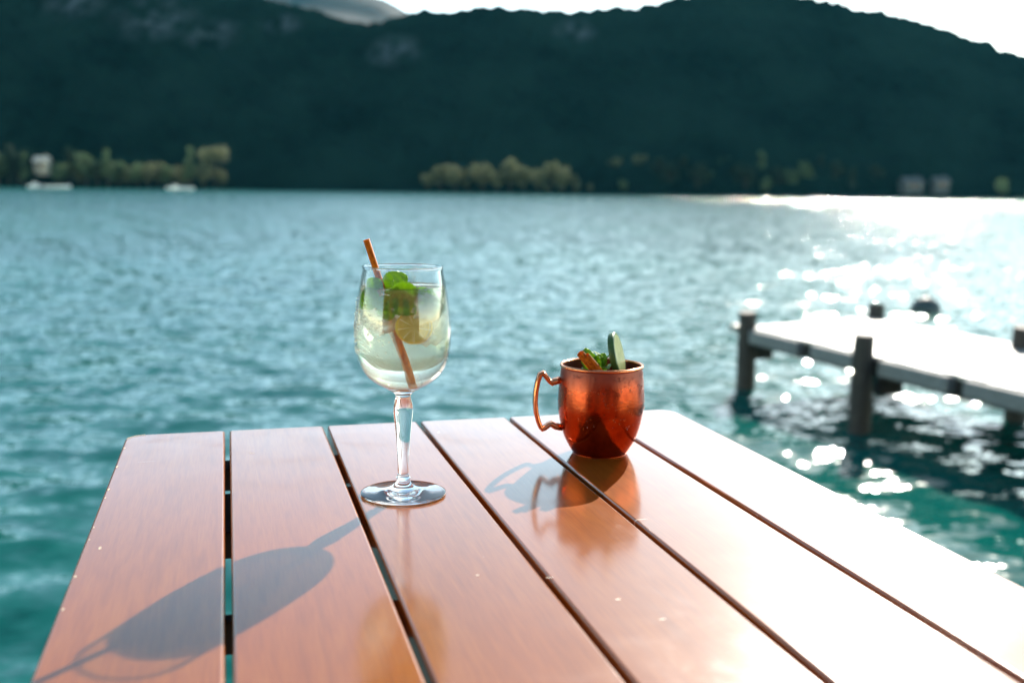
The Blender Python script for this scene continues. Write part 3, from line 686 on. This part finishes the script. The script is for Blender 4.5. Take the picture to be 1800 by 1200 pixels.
ms = thing('mint_sprig', 'bright green mint sprig floating at the top of the wine glass', 'mint', GB+Vector((-.006, -.012, .168)))
bm = bmesh.new(); tube(bm, spline([(.006, .004, -.02), (.002, .002, -.008), (0, 0, .004), (-.001, .001, .009)], 4), .0009, 8); obj('sprig_stem', bm, mint, ms, True)
R3 = rad
for L, W, loc, rx, th, rz, cu, fo in (
    (.025, .019, (-.010, .008, .001), 66, 62, 0, .3, .15), (.017, .011, (.000, .000, .002), 60, 84, 0, .4, .5),
    (.016, .012, (-.010, .004, .000), 70, -50, 10, .3, .3), (.025, .018, (-.002, -.006, .001), 84, 98, 0, .3, .18),
    (.024, .018, (-.001, -.009, -.001), 88, 132, 5, .3, .18), (.021, .016, (-.005, -.007, -.002), 88, 172, 0, .3, .25),
    (.021, .017, (-.010, -.002, .000), 84, 232, 0, .3, .25), (.018, .014, (.016, -.001, .001), 88, 120, 0, .4, .3)):
    leaf(ms, L, W, loc, (R3(rx), R3(th), R3(rz)), cu, fo)
# ---------------------------------------------------------------- copper mug
MB = Vector((.0856, 1.000, TZ))
mug = thing('copper_mug', 'frosted copper barrel mug with angular handle on the table, right of wine glass', 'mug', MB)
cm, nt, p = mat('frosted_copper')
tc = nd(nt, 'ShaderNodeTexCoord'); sep = nd(nt, 'ShaderNodeSeparateXYZ'); nt.links.new(tc.outputs['Object'], sep.inputs[0])
n1 = noise_n(nt, 55, 4, .6); n2 = noise_n(nt, 420, 3, .55)
ad = nd(nt, 'ShaderNodeMath', operation='MULTIPLY_ADD'); nt.links.new(n1.outputs[0], ad.inputs[0]); ad.inputs[1].default_value = .03; nt.links.new(sep.outputs[2], ad.inputs[2])
frost = ramp(nt, ad.outputs[0], [(.055, .0), (.082, .35), (.094, 1.)])
col = mixc(nt, ramp(nt, n1.outputs[0], [(.3, 0.), (.7, 1.)]).outputs[0], (.26, .026, .005), (.60, .090, .016))
sc_ = nd(nt, 'ShaderNodeMath', operation='MULTIPLY'); nt.links.new(frost.outputs[0], sc_.inputs[0]); sc_.inputs[1].default_value = .55
nt.links.new(mixc(nt, sc_.outputs[0], col, (.15, .085, .075)), p.inputs['Base Color'])
mt = nd(nt, 'ShaderNodeMapRange'); mt.inputs[3].default_value = 1.; mt.inputs[4].default_value = .7; nt.links.new(frost.outputs[0], mt.inputs[0]); nt.links.new(mt.outputs[0], p.inputs['Metallic'])
rg = nd(nt, 'ShaderNodeMapRange'); rg.inputs[3].default_value = .15; rg.inputs[4].default_value = .48; nt.links.new(frost.outputs[0], rg.inputs[0]); nt.links.new(rg.outputs[0], p.inputs['Roughness'])
b = bump(nt, p, n2.outputs[0], .3, .0004); bump(nt, p, n1.outputs[0], .3, .0003, b)
cop, nt, p = mat('polished_copper'); p.inputs['Metallic'].default_value = 1; p.inputs['Roughness'].default_value = .2
nq = noise_n(nt, 80, 3, .5); rq = ramp(nt, nq.outputs[0], [(.3, (.72, .22, .08)), (.7, (.90, .36, .17))]); nt.links.new(rq.outputs[0], p.inputs['Base Color'])
MP = [(0, .3), (23.5, .3), (25.6, 1.0), (28.5, 5.0), (34.3, 16), (38.6, 30), (40.8, 43), (41.1, 53), (40.4, 65), (39.2, 76), (38.4, 83.5)]
mo = spline(mmp(MP), 5)
mi = [(r_-.0010, z_) for r_, z_ in mo if z_ > .004 and r_ > .02]
bm = bmesh.new(); lathe(bm, mo + [(.0374, .0836)] + mi[::-1] + [(0, .0038)], 128); obj('body', bm, cm, mug, True)
bm = bmesh.new(); lathe(bm, [(.0383+.0014*math.cos(a), .0849+.0015*math.sin(a)) for a in np.linspace(0, 2*math.pi, 17)[:-1]], 128, close=True); obj('rim', bm, cop, mug, True)
# handle: angular ear pointing left, a rounded strap
hp = [(-.0395, .0715), (-.0455, .0700), (-.0480, .0690), (-.0500, .0700), (-.0535, .0745), (-.0570, .0785), (-.0592, .0770), (-.0615, .0700), (-.0632, .0600), (-.0636, .0500), (-.0625, .0400), (-.0600, .0310), (-.0578, .0260), (-.0565, .0243), (-.0545, .0250), (-.0500, .0285), (-.0475, .0290), (-.0440, .0268), (-.0375, .0255)]
hp = [(x*1.0, z) for x, z in hp]
bm = bmesh.new(); rings = []
for i, (x, z) in enumerate(hp):
    a = np.array(hp[max(i-1, 0)]); b_ = np.array(hp[min(i+1, len(hp)-1)]); t_ = (b_-a)/np.linalg.norm(b_-a); nrm = np.array([-t_[1], t_[0]])
    th = .0023*(1.35 if i in (0, 1, 2, 16, 17, 18) else 1); w = .0048*(1.2 if i in (0, 18) else 1)
    ring = []
    for k in range(12):
        c_, s_ = math.cos(k*math.pi/6), math.sin(k*math.pi/6)
        c_ = math.copysign(abs(c_)**.6, c_); s_ = math.copysign(abs(s_)**.6, s_)
        ring.append(bm.verts.new((x+nrm[0]*th*c_, w*s_, z+nrm[1]*th*c_)))
    rings.append(ring)
for a, b_ in zip(rings, rings[1:]):
    for k in range(12): bm.faces.new((a[k], a[(k+1) % 12], b_[(k+1) % 12], b_[k]))
bm.faces.new(rings[0]); bm.faces.new(rings[-1][::-1]); bmesh.ops.recalc_face_normals(bm, faces=bm.faces)
h = obj('handle', bm, cop, mug, True); h.rotation_euler = (0, 0, rad(8))
# droplets on the mug
bm = bmesh.new(); r = random.Random(8)
for k in range(260):
    a = rad(r.uniform(185, 358)); z = .079-.05*r.random()**1.7
    R_ = float(np.interp(z, [q[1] for q in mo[6:]], [q[0] for q in mo[6:]])); s = r.uniform(.0003, .0010)*(1.6 if r.random() < .1 else 1)
    b = bmesh.new(); bmesh.ops.create_icosphere(b, subdivisions=1, radius=s)
    for f in b.faces: f.smooth = True
    b.transform(Matrix.Translation((R_*math.cos(a), R_*math.sin(a), z)) @ Matrix.Rotation(a, 4, 'Z') @ Matrix.Diagonal((.55, 1, r.uniform(1, 1.7), 1))); join(bm, b)
o = obj('condensation_beads', bm, wd_, mug); o['kind'] = 'stuff'
bm = bmesh.new(); lathe(bm, [(0, .0635), (.0384, .0635), (.0386, .0660), (0, .0660)], 64)
o = obj('drink', bm, simple('ginger_drink', (.05, .035, .015), .1), None, True); o.location = MB; tag(o, 'dark drink surface inside the copper mug', 'drink')
straw('straw', MB+Vector((.019, -.004, .050)), MB+Vector((-.0225, -.030, .1005)), .0036, 'orange straw end on the near rim of the copper mug, the left of its pair')
straw('straw', MB+Vector((.024, -.006, .050)), MB+Vector((-.0175, -.0305, .0985)), .0036, 'orange straw end over the copper mug rim, the right of its pair')
ms = thing('mint_sprig', 'small dark green mint sprig behind the straws in the copper mug', 'mint', MB+Vector((-.004, -.004, .080)))
bm = bmesh.new(); tube(bm, [(0, 0, -.018), (0, 0, 0), (.001, 0, .008)], .0009, 8); obj('sprig_stem', bm, mint, ms, True)
for L, W, loc, rot, cu, fo in (
    (.017, .012, (-.008, 0, .001), (R3(72), 0, R3(20)), .4, .3), (.015, .010, (-.002, 0, .001), (R3(65), R3(20), R3(-20)), .5, .3),
    (.016, .011, (.003, 0, .0), (R3(60), R3(-20), R3(-60)), .6, .4), (.014, .011, (.002, -.003, .0), (R3(35), 0, R3(200)), .7, .3),
    (.013, .010, (.006, .002, -.002), (R3(50), 0, R3(-100)), .7, .3), (.013, .010, (-.006, -.004, -.001), (R3(30), 0, R3(150)), .7, .3), (.012, .009, (.004, -.001, .005), (R3(75), 0, R3(70)), .7, .3)):
    leaf(ms, L*1.3, W*1.3, loc, rot, cu, fo)
slice_('cucumber_slice', .0228, .0060, [(.62, .66, .26), (.80, .82, .46), (.05, .13, .025)], MB+Vector((.0145, .004, .0935)), (rad(76), rad(8), rad(73)), 'pale cucumber slice with dark green skin standing in the copper mug', 'cucumber slice')

# ---------------------------------------------------------------- haze over the lake
HZ = True
if HZ:
    bm = bmesh.new(); box(bm, -5300, 5300, -450, 3900, -4, 620)
    hz, nt, p = mat('haze'); nt.nodes.remove(p)
    v = nd(nt, 'ShaderNodeVolumePrincipled'); v.inputs['Color'].default_value = (.15, .68, .95, 1); v.inputs['Density'].default_value = .000021; v.inputs['Anisotropy'].default_value = .3
    nt.links.new(v.outputs[0], nt.nodes['Material Output'].inputs['Volume'])
    o = obj('haze', bm, hz); o['kind'] = 'stuff'
